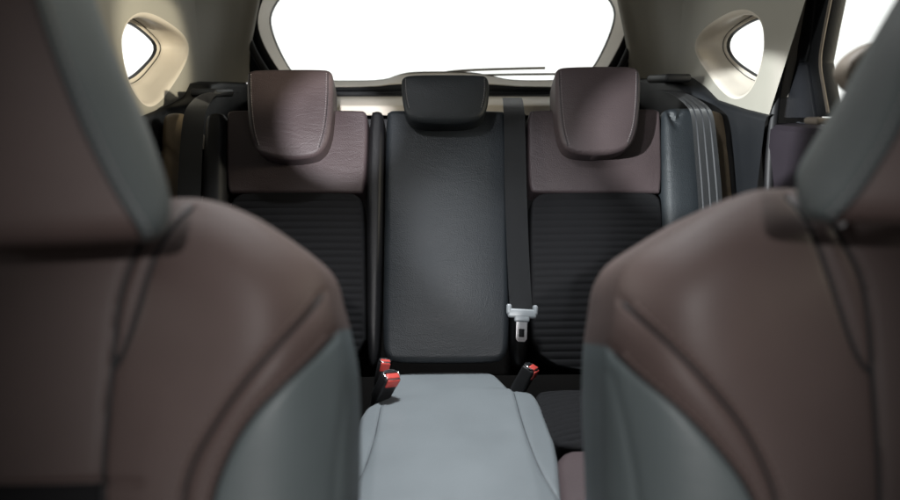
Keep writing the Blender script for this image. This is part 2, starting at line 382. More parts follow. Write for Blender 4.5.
# ------------------------------------------------------------------ front seats
ro = at_d(250, 350, .52)
FS = Frame(ro, (1, 0, 0), (0, math.sin(math.radians(20)), math.cos(math.radians(20))))
def front_seat(sgn, outl, S1, S2, S3a, S3b, S4, pxc, ins_y, label, dstitch):
    root = thing('front_seat', label, 'car seat', (-.37*-sgn, .46, .12), 'front seats in the foreground')
    uv = lambda L, off=0.0: np.array([FS.uv(x, y, off) for x, y in L])
    uc = FS.uv(pxc, 400)[0]
    half = uv(outl, -.050); a = (half[:, 0]-uc)*sgn*-1       # distance outwards from the seat's middle, towards the car's middle
    half = np.stack([a, half[:, 1]], 1)                # from top middle down the edge to the bottom
    half[0, 0] = 0
    full = np.vstack([half, np.stack([-half[::-1, 0], half[::-1, 1]], 1)[:-1]])
    P = resample(chaikin(full, 1), 260)
    def conv(L, off=0.0): q = uv(L, off); q = np.stack([(q[:, 0]-uc)*-sgn, q[:, 1]], 1); return chaikin(q, 2, False)
    s1, s2, s3a, s3b, s4 = [conv(L, o_) for L, o_ in ((S1, -.004), (S2, -.022), (S3a, .004), (S3b, .004), (S4, -.05))]
    def fun(S):
        o = np.argsort(S[:, 1]); vv, aa = S[o, 1], S[o, 0]
        return lambda v: float(np.interp(v, vv, aa)) if v <= vv[-1] and v >= vv[0] else None
    fs = [fun(s) for s in (s1, s2, s3a, s3b)]
    allf = fs+[(lambda f: (lambda v: None if f(v) is None else -f(v)))(f) for f in fs]
    vins = FS.uv(pxc, ins_y)[1]
    st = .003; gu = np.arange(0, P[:, 0].max()+.03, st); gvv = np.arange(P[:, 1].min()-.03, P[:, 1].max()+.03, st)
    GU, GV = np.meshgrid(gu, gvv); e = dist_poly(GU, GV, P)
    sp = np.array([row_span(P, min(max(v, P[:, 1].min()+1e-4), P[:, 1].max()-1e-4)) for v in gvv])
    e = np.where((GU > sp[:, 1][:, None]) | (GV > P[:, 1].max()), 0, e)
    x1 = np.interp(gvv, s1[::-1, 1], s1[::-1, 0])[:, None]
    B = -rdrop(e, .055)-.24*np.maximum(GU-x1, 0)+.019*np.clip((GU-.05)/.15, 0, 1)**2
    for _ in range(3):
        for ax in (0, 1):
            n_ = 5; Bp = np.pad(B, [(n_, n_) if k == ax else (0, 0) for k in (0, 1)], 'reflect' if ax == 1 else 'edge')
            cs = np.cumsum(Bp, axis=ax); cs = np.concatenate([np.zeros_like(np.take(cs, [0], ax)), cs], ax); L_ = 2*n_+1; N_ = B.shape[ax]
            B = (np.take(cs, range(L_, L_+N_), ax)-np.take(cs, range(0, N_), ax))/L_
    def base(A, V):
        x = np.clip((A-gu[0])/st, 0, len(gu)-1.001); y = np.clip((V-gvv[0])/st, 0, len(gvv)-1.001)
        i, j = y.astype(int), x.astype(int); fy, fx = y-i, x-j
        return B[i, j]*(1-fy)*(1-fx)+B[i, j+1]*(1-fy)*fx+B[i+1, j]*fy*(1-fx)+B[i+1, j+1]*fy*fx
    def wf(U, V):
        A = np.abs(U); ed = dist_poly(U, V, P)
        d = np.minimum.reduce([dist_poly(A, V, s, False) for s in (s1, s2, s3a, s3b)])
        d4 = dist_poly(A, V, s4, False)
        w = base(A, V)-rdrop(ed, .012)+.005*(1-np.exp(-d/.020))-.0036*np.exp(-(d/.0030)**2)-.002*np.exp(-(d4/.003)**2)
        return w-.004*np.exp(-((V-vins)/.003)**2)*np.clip((.12-A)/.01, 0, 1)
    nu, nv = 230, 250
    U, V, W = pad_grid(P, wf, nu, nv, allf, .6)
    X = FS.pt(uc-sgn*U, V, W).reshape(-1, 3); F = grid_faces(nv, nu); b = border(nv, nu)
    fu = U.ravel()[F].mean(1); fv = V.ravel()[F].mean(1); A = np.abs(fu)
    def val(f, v, d): r = f(v); return d if r is None else r
    l1 = np.array([val(fs[0], v, 9 if v > s1[:, 1].max() else s1[-1, 0]) for v in fv]); l2 = np.array([val(fs[1], v, 9 if v > s2[:, 1].max() else s2[-1, 0]) for v in fv])
    l3 = np.array([val(fs[2], v, s3a[-1, 0] if v < s3a[:, 1].min() else s3a[0, 0]) for v in fv])
    l3b = np.array([val(fs[3], v, -1 if v < s3b[:, 1].min() else s3b[0, 0]) for v in fv])
    reg = np.where(A < l3, 0, np.where(A < l3b, 1, np.where(A < l1, 2, np.where(A < l2, 3, 4))))
    reg = np.where((A < l3) & (fv < vins), 5, reg)
    fullm = mesh(X, F.tolist()); nor = np.zeros(len(X)*3); fullm.vertices.foreach_get('normal', nor); nor = nor.reshape(-1, 3)
    def sub(sel):
        ff = F[sel]; ids = np.unique(ff); mp = -np.ones(len(X), int); mp[ids] = np.arange(len(ids))
        me = mesh(X[ids], mp[ff].tolist()); me.normals_split_custom_set_from_vertices([tuple(n) for n in nor[ids]]); return me
    main = link('backrest', sub(reg == 0), M['brown'], root, 'brown leather middle panel')
    for sd in (fu > 0, fu <= 0):
        link('backrest_gusset', sub((reg == 1) & sd), M['brown'], main)
        link('shoulder_panel', sub((reg == 2) & sd), M['brown'], main)
        link('side_band', sub((reg == 3) & sd), M['brown'], main)
        link('side_bolster', sub((reg == 4) & sd), M['grey'], root, 'grey leather side bolster')
    if (reg == 5).any(): link('lower_insert', sub(reg == 5), M['fabric'], main)
    # sides and back
    bu, bv, bw = U.ravel()[b], V.ravel()[b], W.ravel()[b]; cv = bv.mean()
    loops = []
    for dz, ins in ((0, 0), (.02, -.004), (.06, .0), (.095, .03), (.11, .09)):
        loops.append(FS.pt(uc-sgn*bu*(1-ins), cv+(bv-cv)*(1-ins), bw*(1-min(1, dz*9))+(-.055-.02)*min(1, dz*9)-dz))
    m_ = len(b); LP = np.array(loops); nl = len(LP); Xs = LP.reshape(-1, 3)
    v2 = s2[:, 1].max(); side = np.where((np.abs(bu) > .12) & (bv < v2-.010) & (bv > P[:, 1].min()+.004), np.sign(bu), 0)
    Fs = np.array([(k*m_+q, k*m_+(q+1) % m_, (k+1)*m_+(q+1) % m_, (k+1)*m_+q) for k in range(nl-1) for q in range(m_)]); sd_ = np.array([side[q] if k < nl-2 else 0 for k in range(nl-1) for q in range(m_)])
    for val_, nm, mt in ((0, 'seat_back', 'brown'), (1, 'side_panel', 'grey'), (-1, 'side_panel', 'grey')):
        ff = Fs[sd_ == val_]; ids = np.unique(ff); mp = -np.ones(len(Xs)+1, int); mp[ids] = np.arange(len(ids)); VV = [Xs[i] for i in ids]; FF = mp[ff].tolist()
        if val_ == 0:
            VV.append(LP[-1].mean(0)); FF += [(mp[(nl-1)*m_+q], len(VV)-1, mp[(nl-1)*m_+(q+1) % m_]) for q in range(m_)]
        link(nm, fix(mesh(VV, FF), 60), M[mt], root)
    # seams and stitching
    for s, dx in ((s1, -.006), (s2, -.005)):
        S = resample(s, 160, False); S = S[np.array([row_span(P, v)[1] > a+.004 if P[:, 1].min() < v < P[:, 1].max() else False for a, v in S])]
        if len(S) < 4: continue
        for mir in (1, -1):
            w = wf((S[:, 0]+dx)*mir, S[:, 1]); Q = FS.pt(uc-sgn*mir*(S[:, 0]+dx), S[:, 1], w+.0002)
            V2, F2 = stitches(Q, FS.W, .0075, .005, .0010); link('stitching', mesh(V2, F2), M[dstitch], main)
            w = wf(S[:, 0]*mir, S[:, 1]); Q = FS.pt(uc-sgn*mir*S[:, 0], S[:, 1], w+.0006)
            link('seam', mesh(*tube(Q, .0017, 8)), M['rubber'], main)
    for s in (s3a, s3b):
        S = resample(s, 120, False)
        for mir in (1, -1):
            w = wf(S[:, 0]*mir, S[:, 1]); Q = FS.pt(uc-sgn*mir*S[:, 0], S[:, 1], w+.0010)
            link('seam', mesh(*tube(Q, .0022, 8)), M['rubber'], main)
    # cushion under the backrest, on its rails
    cx = -.37*-sgn
    V2, F2 = place(rbox((.50, .50, .16), .05, 5), (cx, .19, .44), (1, 0, 0), (0, 1, -.08), (0, .08, 1)); link('seat_cushion', fix(mesh(V2, F2), 60), M['brown'], root)
    for q in (-.19, .19):
        V2, F2 = place(rbox((.05, .55, .26), .01), (cx+q, .2, .25), (1, 0, 0), (0, 1, 0), (0, 0, 1)); link('seat_rail', mesh(V2, F2, True, 40), M['dark'], root)
    return root
LS = front_seat(-1, [(0, 205), (120, 204), (165, 201), (192, 199), (215, 202), (245, 212), (275, 230), (302, 250), (320, 266), (328, 280), (333, 300), (342, 335), (349, 372), (351, 405), (351, 450), (351, 500), (348, 570), (340, 680)],
    [(327, 273), (316, 301), (291, 335), (246, 385), (213, 433), (195, 466), (187, 500), (183, 560), (182, 680)],
    [(343, 321), (319, 354), (291, 382), (257, 416), (233, 461), (221, 500), (214, 560), (212, 680)],
    [(152, 205), (140, 237), (126, 270), (116, 304), (112, 352), (106, 405), (101, 466), (100, 500), (100, 680)],
    [(180, 203), (165, 231), (148, 270), (134, 321), (119, 358), (112, 368)],
    [(352, 372), (342, 430), (337, 500), (335, 680)], 0, 484,
    'brown leather front seat on the left, with a dim narrow grey headrest side', 'darkthread')
RS = front_seat(1, [(950, 192), (840, 190), (790, 190), (763, 190), (745, 193), (727, 200), (700, 212), (676, 226), (650, 242), (630, 255), (618, 267), (612, 285), (609, 308), (605, 334), (602, 372), (602, 423), (604, 460), (606, 500), (609, 570), (616, 680)],
    [(616, 270), (628, 302), (657, 337), (695, 378), (734, 423), (759, 468), (770, 500), (778, 560), (780, 680)],
    [(605, 336), (631, 372), (670, 407), (702, 442), (727, 474), (740, 500), (752, 560), (754, 680)],
    [(828, 192), (846, 241), (866, 276), (873, 321), (876, 372), (881, 436), (884, 500), (884, 680)],
    [(805, 192), (820, 247), (836, 289), (851, 334), (863, 362), (875, 374)],
    [(606, 372), (616, 420), (630, 500), (636, 680)], 958, 560,
    'brown leather front seat on the right, under a headrest with a broad pale grey side', 'darkthread')

def front_headrest(root, sgn, levels, Yf, Yb, cx, label):
    """levels: (py, px of the seam between face and side, px of the rear edge of the side)"""
    n_arc = 6; loops = []; 
    L = sorted(levels); rows = []
    for py, pa, pb in L:
        pf = at_y(pa, py, Yf+.006); pb_ = at_y(pb, py, Yb-.018); rows.append((.5*(pf[2]+pb_[2]), (pf[0]-cx)*-sgn, (pb_[0]-cx)*-sgn))
    rows = np.array(rows); zt, zb = rows[0, 0], rows[-1, 0]
    zs = np.r_[zb, zb+(zt-zb)*clus(40, .3)[1:]]; o = np.argsort(rows[:, 0])
    hf = np.interp(zs, rows[o, 0], rows[o, 1]); hb = np.interp(zs, rows[o, 0], rows[o, 2])
    ker = np.array([1, 2, 3, 2, 1.])/9
    hf = np.convolve(np.pad(hf, 2, 'edge'), ker, 'valid'); hb = np.convolve(np.pad(hb, 2, 'edge'), ker, 'valid')
    H = zt-zb
    for z, a, b_ in zip(zs, hf, hb):
        t = (z-zb)/H
        end = min(z-zb, zt-z); rr = .024; k = rdrop(np.array(min(end, rr)), rr)     # rounding at the bottom and the top
        yf, yb = Yf+k*.9, Yb-k*.8-.012*(1-t); a2, b2 = max(a-k*.55, .02), max(b_-k*.55, .02)
        pts = []
        for i in range(13):                                          # front face from the middle outwards
            s = i/12; pts.append((s*(a2-.0), yf-.016*(1-s**2)))
        r1 = .018
        for i in range(1, n_arc+1):                                  # front corner
            th = i/n_arc*PI/2; pts.append((a2+r1*.5*math.sin(th), yf+r1*(1-math.cos(th))))
        x0 = a2+r1*.5
        for i in range(1, 13):
            s = i/12; pts.append((x0+(b2-x0)*s+.010*math.sin(PI*s), yf+r1+(yb-.016-yf-r1)*s))
        for i in range(1, n_arc+1):
            th = i/n_arc*PI/2; pts.append((b2-.016*(1-math.cos(th)), yb-.016+.016*math.sin(th)))
        for i in range(1, 7): pts.append(((b2-.016)*(1-i/6.), yb+.004*(i/6.)))
        full = [(cx-sgn*x, y, z) for x, y in pts]+[(cx+sgn*x, y, z) for x, y in pts[-2:0:-1]]
        loops.append(full)
    loops = np.array(loops); n = loops.shape[1]; nr = len(loops)
    tilt = math.tan(math.radians(6)); loops[..., 1] += (loops[..., 2]-zb)*tilt*0
    X = loops.reshape(-1, 3); halfn = 13+n_arc+12+n_arc+6
    face_cols = [q for q in range(n) if q < 13 or q >= n-13]
    def cols(qs):
        F = [(k*n+q, k*n+(q+1) % n, (k+1)*n+(q+1) % n, (k+1)*n+q) for k in range(nr-1) for q in qs]
        ids = sorted({i for f in F for i in f}); mp = {v: i for i, v in enumerate(ids)}
        return [X[i] for i in ids], [tuple(mp[i] for i in f) for f in F]
    front = [q for q in range(n) if q < 13] + [q for q in range(n-13, n)]
    rest = [q for q in range(n) if q not in front]
    V, F = cols(front)
    h = link('headrest', mesh(V, F), M['brown'], root, label)
    V, F = cols(rest); link('side_panel', mesh(V, F), M['grey'], h)
    for k in (0, nr-1):
        lp = X[k*n:(k+1)*n]; c = lp.mean(0); ring2 = c+(lp-c)*.6+np.array([0, 0, -.003 if k == 0 else .003])
        V, F = loft([lp, ring2]); V.append(c+np.array([0, 0, -.004 if k == 0 else .004])); 
        for q in range(n): F.append((n+q, len(V)-1, n+(q+1) % n))
        link('end_cap', fix(mesh(V, F)), M['brown'], h)
    for q in (13, n-13):
        path = X[np.arange(2, nr-2)*n+q]; nrm = np.array([(-sgn if q == 13 else sgn)*.6, -.8, 0])
        link('seam', mesh(*tube(path+nrm*.0002, .0013, 6)), M['rubber'], h)
        path = X[np.arange(2, nr-2)*n+q+(2 if q == 13 else -2)]
        V, F = stitches(path+nrm*.0006, nrm, .0065, .0045, .0008); link('stitching', mesh(V, F), M['thread'], h)
    for x in (-.06, .06):
        yb = Yb-.03
        link('headrest_post', fix(mesh(*tube([(cx+x, yb+.03, zb-.10), (cx+x, yb+.01, zb-.01), (cx+x, yb, zb+.04)], .007, 12))), M['chrome'], h)
        link('post_sleeve', fix(mesh(*place(rbox((.036, .03, .014), .005), (cx+x, yb+.02, zb-.028), (1, 0, 0), (0, 1, 0), (0, 0, 1))), 40), M['darkgrey'], h)
front_headrest(LS, -1, [(-110, 0, 62), (-60, 18, 76), (0, 35, 95), (50, 52, 114), (100, 72, 137), (130, 86, 150), (160, 102, 161), (185, 117, 168), (205, 131, 168), (222, 142, 163), (232, 146, 156)], .43, .55, -.375, 'brown faced headrest with dark grey side')
front_headrest(RS, 1, [(-110, 1010, 950), (-60, 990, 928), (0, 958, 893), (44, 936, 868), (97, 912, 840), (136, 892, 816), (176, 864, 793), (192, 850, 790), (203, 838, 791), (213, 828, 796)], .42, .55, .375, 'brown faced headrest with pale grey side')

# ------------------------------------------------------------------ seat belts and buckles
def ribbon(path, wdir, width, t=.0016, lines=0):
    P = np.array(path, float); Wd = np.array(wdir, float)
    if Wd.ndim == 1: Wd = np.tile(Wd, (len(P), 1))
    Wd /= np.linalg.norm(Wd, axis=1)[:, None]; T = np.gradient(P, axis=0); T /= np.linalg.norm(T, axis=1)[:, None]
    Nn = np.cross(T, Wd); Nn /= np.linalg.norm(Nn, axis=1)[:, None]
    prof = []; m = 12
    for i in range(m+1): s = -1+2*i/m; prof.append((s*width/2, t/2*(1-.6*abs(s)**6)))
    for i in range(m, -1, -1): s = -1+2*i/m; prof.append((s*width/2, -t/2*(1-.6*abs(s)**6)))
    loops = [[P[i]+Wd[i]*a+Nn[i]*b for a, b in prof] for i in range(len(P))]
    V, F = loft(loops); k = len(prof); F.append(tuple(range(k))); F.append(tuple((len(P)-1)*k+q for q in range(k)))
    return (V, F), Nn, Wd, P
def belt(label, pts, wd, width, stripes=True, twist=None):
    P = resample(chaikin(pts, 3, False), 90, False); W_ = resample(chaikin(wd, 3, False), 90, False)
    vf, Nn, Wd, P = ribbon(P, W_, width)
    root = thing('seat_belt', label, 'seat belt', tuple(P[-1]), 'rear seat belts')
    link('webbing', fix(mesh(*vf), 50), M['belt'], root)
    if stripes:
        for s in (-.30, 0, .30):
            for sd in (1, -1):
                Q = P+Wd*s*width+Nn*sd*.0009
                v2, *_ = ribbon(Q, Wd, .0035, .0006)
                link('woven_stripe', fix(mesh(*v2), 50), M['beltline'], root)
    return root, P, Wd
def B3(px, py, off): return RB.pt(*RB.uv(px, py, off), off)
ux = np.array([1., 0, 0])
# centre belt, out of the slot over the backrest top and down to its tongue
cbelt, cp, cw_ = belt('black centre seat belt hanging down the bench with a pale tongue at its end',
    [B3(512, 98, -.09), B3(513, 101, -.05), B3(513.5, 107, .012), B3(514.5, 118, .024), B3(516, 200, .028), B3(519, 280, .030), B3(521.5, 312, .034)],
    [ux, ux, ux, ux, ux, ux, ux], .050, False)
tc_ = B3(522, 313.5, .040); Xa = np.array([1, 0, 0])*.99+RB.V*-.06; Xa /= np.linalg.norm(Xa); Ya = RB.V-Xa*RB.V.dot(Xa); Ya /= np.linalg.norm(Ya); Za = np.cross(Xa, Ya)
def pl(vf, x, y, z=0): return place(vf, tc_+Xa*x+Ya*y+Za*z, Xa, Ya, Za)
V, F = merge([pl(rbox((.064, .020, .011), .0045), 0, 0), pl(rbox((.012, .024, .011), .005), -.029, .008, .0003), pl(rbox((.012, .024, .011), .005), .029, .008, .0003), pl(rbox((.034, .016, .0095), .004), 0, -.011, .0004)])
tg = link('tongue_grip', mesh(V, F, True, 40), M['greyplastic'], cbelt)
outer = [(-.012, -.018), (.012, -.018), (.012, -.056), (.007, -.062), (-.007, -.062), (-.012, -.056)]; hole = [(-.006, -.034), (.006, -.034), (.006, -.052), (-.006, -.052)]
def P3(l, z): return [tuple(tc_+Xa*x+Ya*y+Za*z) for x, y in l]
parts = [fill(P3(outer, .0012), [P3(hole, .0012)]), fill(P3(outer, -.0012), [P3(hole, -.0012)]), loft([P3(outer, .0012), P3(outer, -.0012)]), loft([P3(hole, .0012), P3(hole, -.0012)])]
V, F = merge(parts); me = mesh(V, F); bm = bmesh.new(); bm.from_mesh(me); bmesh.ops.remove_doubles(bm, verts=bm.verts, dist=1e-6); bm.to_mesh(me); bm.free()
link('tongue_plate', fix(me, 30), M['chrome'], cbelt)
# outer belts
ld = np.array([.93, .36, 0])
belt('black seat belt at the left end of the bench beside the left brown backrest',
     [at_y(236, 92, 1.92), at_y(218, 92, 1.80), at_y(207, 95, 1.70), B3(199, 104, .03), B3(194, 114, .045), B3(191, 150, .045), B3(188, 220, .04), B3(186, 330, .03)],
     [(.3, .9, 0), (.4, .9, 0), (.6, .8, 0), (.9, .3, 0), (1, .1, 0), (1, 0, 0), (1, 0, 0), (1, 0, 0)], .050, False)
belt('black seat belt with pale stripes at the right end of the bench',
     [at_y(655, 90, 1.92), at_y(672, 91, 1.80), at_y(684, 96, 1.70), B3(698, 106, .03), B3(703, 116, .050), B3(706, 150, .055), B3(711, 205, .05), B3(716, 330, .03)],
     [(.3, -.9, 0), (.4, -.9, 0), (.6, -.75, 0), (.95, -.3, 0), (1, -.1, 0), (1, 0, -.05), (1, 0, -.05), (1, 0, -.05)], .052)

def buckle(label, base, tip, face, L=.075, w=.030, d=.019):
    base, tip = np.array(base), np.array(tip); Y = tip-base; Y /= np.linalg.norm(Y)
    Z = np.array(face, float); Z -= Y*Z.dot(Y); Z /= np.linalg.norm(Z); X = np.cross(Y, Z)
    root = thing('belt_buckle', label, 'buckle', tuple(base), 'seat belt buckles')
    ln = np.linalg.norm(tip-base)
    def q(vf, x, y, z): return place(vf, base+X*x+Y*y+Z*z, X, Y, Z)
    b = rbox((w, ln, d), .006, 4); b = ([(v[0]*(1+.12*v[1]/ln), v[1], v[2]) for v in b[0]], b[1])
    st = rbox((w*.72, .06, d*.5), .004)
    V, F = merge([q(b, 0, ln/2, 0), q(st, 0, -.025, 0)])
    body = link('buckle_body', mesh(V, F, True, 50), M['rubber'], root)
    V, F = q(rbox((w*.80, .006, d*.50), .0022), 0, ln+.0010, d*.17); link('release_button', mesh(V, F, True, 50), M['red'], root)
    V, F = q(rbox((w*.78, .0195, .0045), .0018), 0, ln-.010, d/2+.0004); link('release_button', mesh(V, F, True, 50), M['red'], root)
    V, F = q(rbox((w*.80, .004, d*.22), .0008), 0, ln+.0006, -d*.26); link('slot', mesh(V, F, True, 50), M['dark'], root)
    ring = [(-.5, -.5), (.5, -.5), (.5, .5), (-.5, .5)]
    path = [base+X*a*w*.96+Y*(ln+.001)+Z*c*d*.92 for a, c in chaikin(ring, 2)]
    V, F = tube(path, .0013, 6, True); link('slot_frame', fix(mesh(V, F)), M['chrome'], root)
    return root
def CB(px, py, h): return CF.pt(*CF.uv(px, py, h), h)
buckle("black belt buckle with red button and bright frame at the cushion's left rear corner", at_y(379, 399, 1.235), at_y(391.5, 375, 1.215), (.55, -.62, .5), w=.036, d=.027)
buckle('red topped belt buckle tucked behind the front one at the left corner of the cushion', at_y(379, 385, 1.30), at_y(385, 361, 1.30), (.35, -.8, .4), w=.026)
buckle('black belt buckle with thin red edge at the right rear corner of the pale cushion', at_y(517, 392, 1.27), at_y(531, 367, 1.27), (.80, -.30, .35), w=.037, d=.029)
# ------------------------------------------------------------------ body sides: quarter trims with their windows
def wall_side(sgn, opening, glassl, low_px, label, label2, glab):
    X0 = .70*sgn
    root = thing('quarter_trim', label, 'interior trim', (X0, 1.7, .15), 'trims beside the cargo area')
    hole = resample(chaikin([tuple(at_x(x, y, X0)) for x, y in opening], 2), 96)
    gl = resample(chaikin([tuple(at_x(x, y, X0+.075*sgn)) for x, y in glassl], 2), 96)
    def order(P):
        c = P.mean(0); a = np.arctan2(P[:, 2]-c[2], P[:, 1]-c[1]); th = np.linspace(-PI, PI, 97)[:-1]; o = np.argsort(a); P = P[o]; a = a[o]
        return np.stack([np.interp(th, a, P[:, k], period=2*PI) for k in range(3)], 1)
    hole = order(hole); gl = order(gl)
    low = np.array([tuple(at_x(x, y, X0)) for x, y in low_px]); o = np.argsort(low[:, 1]); low = low[o]
    yR = 1.98
    zlow = lambda y: float(np.interp(y, low[:, 1], low[:, 2]))
    yF_top, yF_low = 1.315, low[0, 1]
    c = hole.mean(0)
    def grow(P, k, dx): 
        d = P-P.mean(0); r = np.linalg.norm(d, axis=1)[:, None]; Q = P+d/r*k; Q[:, 0] = X0+dx*sgn; return Q
    h0 = grow(hole, .010, 0); h1 = grow(hole, .004, .0016); h2 = grow(hole, .0, .006); h3 = grow(hole, -.003, .012)
    ys = np.linspace(yF_low, yR, 14)
    outer = [(X0, y, zlow(y)) for y in ys]+[(X0, yR, z) for z in (1.2, 1.3, 1.47)]+[(X0, 1.6, 1.47), (X0, yF_top-.04, 1.47), (X0, yF_top, 1.30)]
    V1 = fill(outer, [[tuple(p) for p in h0]])
    # rear corner sweeping in to the tailgate opening
    plan = chaikin([(.70, yR), (.70, 2.05), (.692, 2.12), (.655, 2.17), (.625, 2.185), (.618, 2.20)], 2, False)
    zz = np.linspace(zlow(yR), 1.47, 8)
    def inx(z): return max(0., (z-1.20))*.28                      # the pillar leans inwards towards the roof
    loops = [[(sgn*(x-inx(z)*np.clip((y-yR)/.17, 0, 1)), y, z) for z in zz] for x, y in plan]
    V2 = loft(loops, False)
    t = link('wall_panel', fix(mesh(*merge([V1, V2])), 40), M['trim'], root)
    rim = gl.copy(); rr = lambda k, dx: np.c_[np.full(96, X0+dx*sgn), (gl+(gl-gl.mean(0))/np.linalg.norm(gl-gl.mean(0), axis=1)[:, None]*k)[:, 1:]]
    mids = .5*h3+.5*rr(.020, .052); mids[:, 0] = X0+.034*sgn
    V, F = loft([h0, h1, h2, h3, mids, rr(.020, .052), rr(.014, .057), rr(.013, .062), rr(.003, .066)])
    link('window_recess', fix(mesh(V, F), 60), M['beige'], root)
    V, F = loft([rr(.0025, .0665), rr(.0020, .0655), rr(.0005, .0655), rr(.0, .070), rr(.0, .0745)]); sl_ = link('window_seal', fix(mesh(V, F), 60), M['rubber'], root)
    V, F = loft([rr(.0125, .0600), rr(.0115, .0585), rr(.0105, .0600)]); link('recess_groove', fix(mesh(V, F), 60), M['darkgrey'], root)
    gp = rr(.0, .074); cc_ = gp.mean(0); V, F = list(gp)+[cc_], [(i, (i+1) % 96, 96) for i in range(96)]
    g2 = rr(.0, .079); n = 97; V += list(g2)+[g2.mean(0)]; F += [(n+i, n+96, n+(i+1) % 96) for i in range(96)]
    link('quarter_window', mesh(V, F, False), M['glass'], root)
    # outer skin of the body, so that light enters by the window alone
    outer2 = [(X0+.09*sgn, 1.37, .1), (X0+.09*sgn, 2.5, .1), (X0+.09*sgn, 2.5, 1.5), (X0+.09*sgn, 1.37, 1.5)]
    hk = grow(gl, .05, .09)
    link('body_panel', mesh(*merge([fill(outer2, [[tuple(p) for p in hk]]), loft([hk, rr(.0025, .0665)])])), M['darkgrey'], root)
    # dark lower trim, standing 12 mm proud
    root2 = thing('cargo_trim', label2, 'interior trim', (X0, 1.7, .15), 'dark lower trims beside the bench')
    ys = np.linspace(yF_low-.01, 2.16, 60); prof = []
    loops = []
    for y in ys:
        zt = zlow(min(y, yR)) if y < 2.0 else zlow(yR); xin = .012+.05*np.clip((y-1.68)/.1, 0, 1)*np.clip((2.16-y)/.02+.2, 0, 1); x0 = abs(X0)
        if y > 2.03: x0 -= .045*((y-2.03)/.13)**2
        loops.append([(sgn*(x0-xin-.005), y, .15), (sgn*(x0-xin-.004), y, .6), (sgn*(x0-xin), y, zt-.014), (sgn*(x0-xin+.003), y, zt-.004), (sgn*(x0-xin+.010), y, zt), (sgn*(x0+.004), y, zt+.002)])
    link('lower_panel', fix(mesh(*loft(loops, False)), 50), M['dark'], root2)
    # belt guide slot on top of the trim, where the belt comes out
    V, F = place(rbox((.07, .16, .022), .008, 3), (sgn*.625, 1.84, zlow(1.84)+.004), (1, 0, 0), (sgn*.0, 1, .0), (0, 0, 1)); link('belt_guide', mesh(V, F, True, 40), M['dark'], root2)
    return root
wall_side(-1, [(124, 34), (129, 23), (138, 16.5), (148, 16.5), (165, 23), (182, 34), (188, 45), (187, 57), (180, 71), (168, 87), (158, 100), (150, 104), (142, 100), (132, 85), (126, 66), (123, 45)],
    [(96, 30), (108, 22), (124, 22), (136, 28), (149, 39), (154, 46), (152, 55), (142, 66), (131, 76), (118, 82), (104, 78), (96, 60)],
    [(140, 117), (172, 104), (184, 97), (190, 84), (200, 82), (246, 82)], 'beige grey trim panel with small window, left of the bench', 'dark cargo side trim below the left small window', '')
wall_side(1, [(762.5, 40), (761, 26), (757, 19), (748, 13.5), (738, 13.5), (725, 18), (708, 27), (699, 36), (695, 47), (699, 58), (709, 71), (721, 86), (731, 95), (740, 96), (750, 88), (757, 73), (762, 52)],
    [(790, 26), (776, 17), (760, 19), (745, 26), (733, 35), (729.5, 45), (732, 54), (740, 63), (755, 73), (768, 80), (784, 74), (792, 50)],
    [(769, 115), (745, 109), (718, 100), (705, 87), (692, 78), (640, 78)], 'pale trim panel with small window, right of the bench', 'dark cargo side trim below the right small window', '')

# ------------------------------------------------------------------ tailgate
tg_ = thing('tailgate', 'wide bright tailgate window in a beige trim frame behind the bench', 'tailgate', (0, 2.3, .3))
def T_(L, Y): return np.array([at_y(x, y, Y) for x, y in L])
def by_angle(P, n=160, c=None):
    P = resample(chaikin(P, 2), 600); c = P.mean(0) if c is None else c
    a = np.arctan2(P[:, 2]-c[2], P[:, 0]-c[0]); o = np.argsort(a); th = np.linspace(-PI, PI, n+1)[:-1]
    return np.stack([np.interp(th, a[o], P[o, k], period=2*PI) for k in range(3)], 1)
wpx = [(280, -4), (300, -18), (440, -24), (585, -18), (606, -6), (616, 10), (613, 26), (606, 44), (597, 62), (586, 77), (560, 80.5), (510, 80.5), (492, 76), (470, 72), (415, 72), (400, 74), (384, 80.5), (340, 81), (300, 80), (290, 70), (279, 50), (272, 32), (269, 16)]
spx = [(262, -14), (290, -42), (440, -50), (600, -42), (622, -14), (633, 16), (630, 34), (618, 58), (604, 80), (590, 90), (560, 90), (440, 89), (330, 90), (296, 90), (284, 82), (268, 60), (257, 40), (253, 22)]
wc = at_y(441, 30, 2.30)
Wl = by_angle(T_(wpx, 2.33), 200, at_y(441, 30, 2.33)); Sl = by_angle(T_(spx, 2.22), 200, at_y(441, 30, 2.22))
def mix(a, Y, k=1.0): Q = Sl*(1-a)+Wl*a; Q[:, 1] = Y; return Q
sc_ = Sl.mean(0); big = sc_+(Sl-sc_)*np.array([1.22, 1, 1.2]); big[:, 1] = 2.30; big2 = sc_+(Sl-sc_)*np.array([1.03, 1, 1.03]); big2[:, 1] = 2.236
V, F = loft([big, big2, mix(0.0, 2.230), mix(0.30, 2.233), mix(.34, 2.240)]); link('seal_channel', fix(mesh(V, F), 60), M['dark'], tg_)
V, F = loft([mix(0.30, 2.238), mix(0.31, 2.231), mix(0.36, 2.231), mix(.45, 2.245), mix(.7, 2.285), mix(.95, 2.318), mix(1.0, 2.326)])
link('frame_trim', fix(mesh(V, F), 60), M['beige'], tg_)
V, F = loft([mix(.985, 2.3235), mix(1.0, 2.3205), mix(1.035, 2.3225), mix(1.045, 2.335)]); link('window_seal', fix(mesh(V, F), 60), M['rubber'], tg_)
g = mix(1.02, 2.331); V, F = list(g)+[g.mean(0)], [(i, (i+1) % 200, 200) for i in range(200)]; g2 = mix(1.02, 2.336); V += list(g2)+[g2.mean(0)]; F += [(201+i, 401, 201+(i+1) % 200) for i in range(200)]
link('rear_window', mesh(V, F, False), M['glass'], tg_)
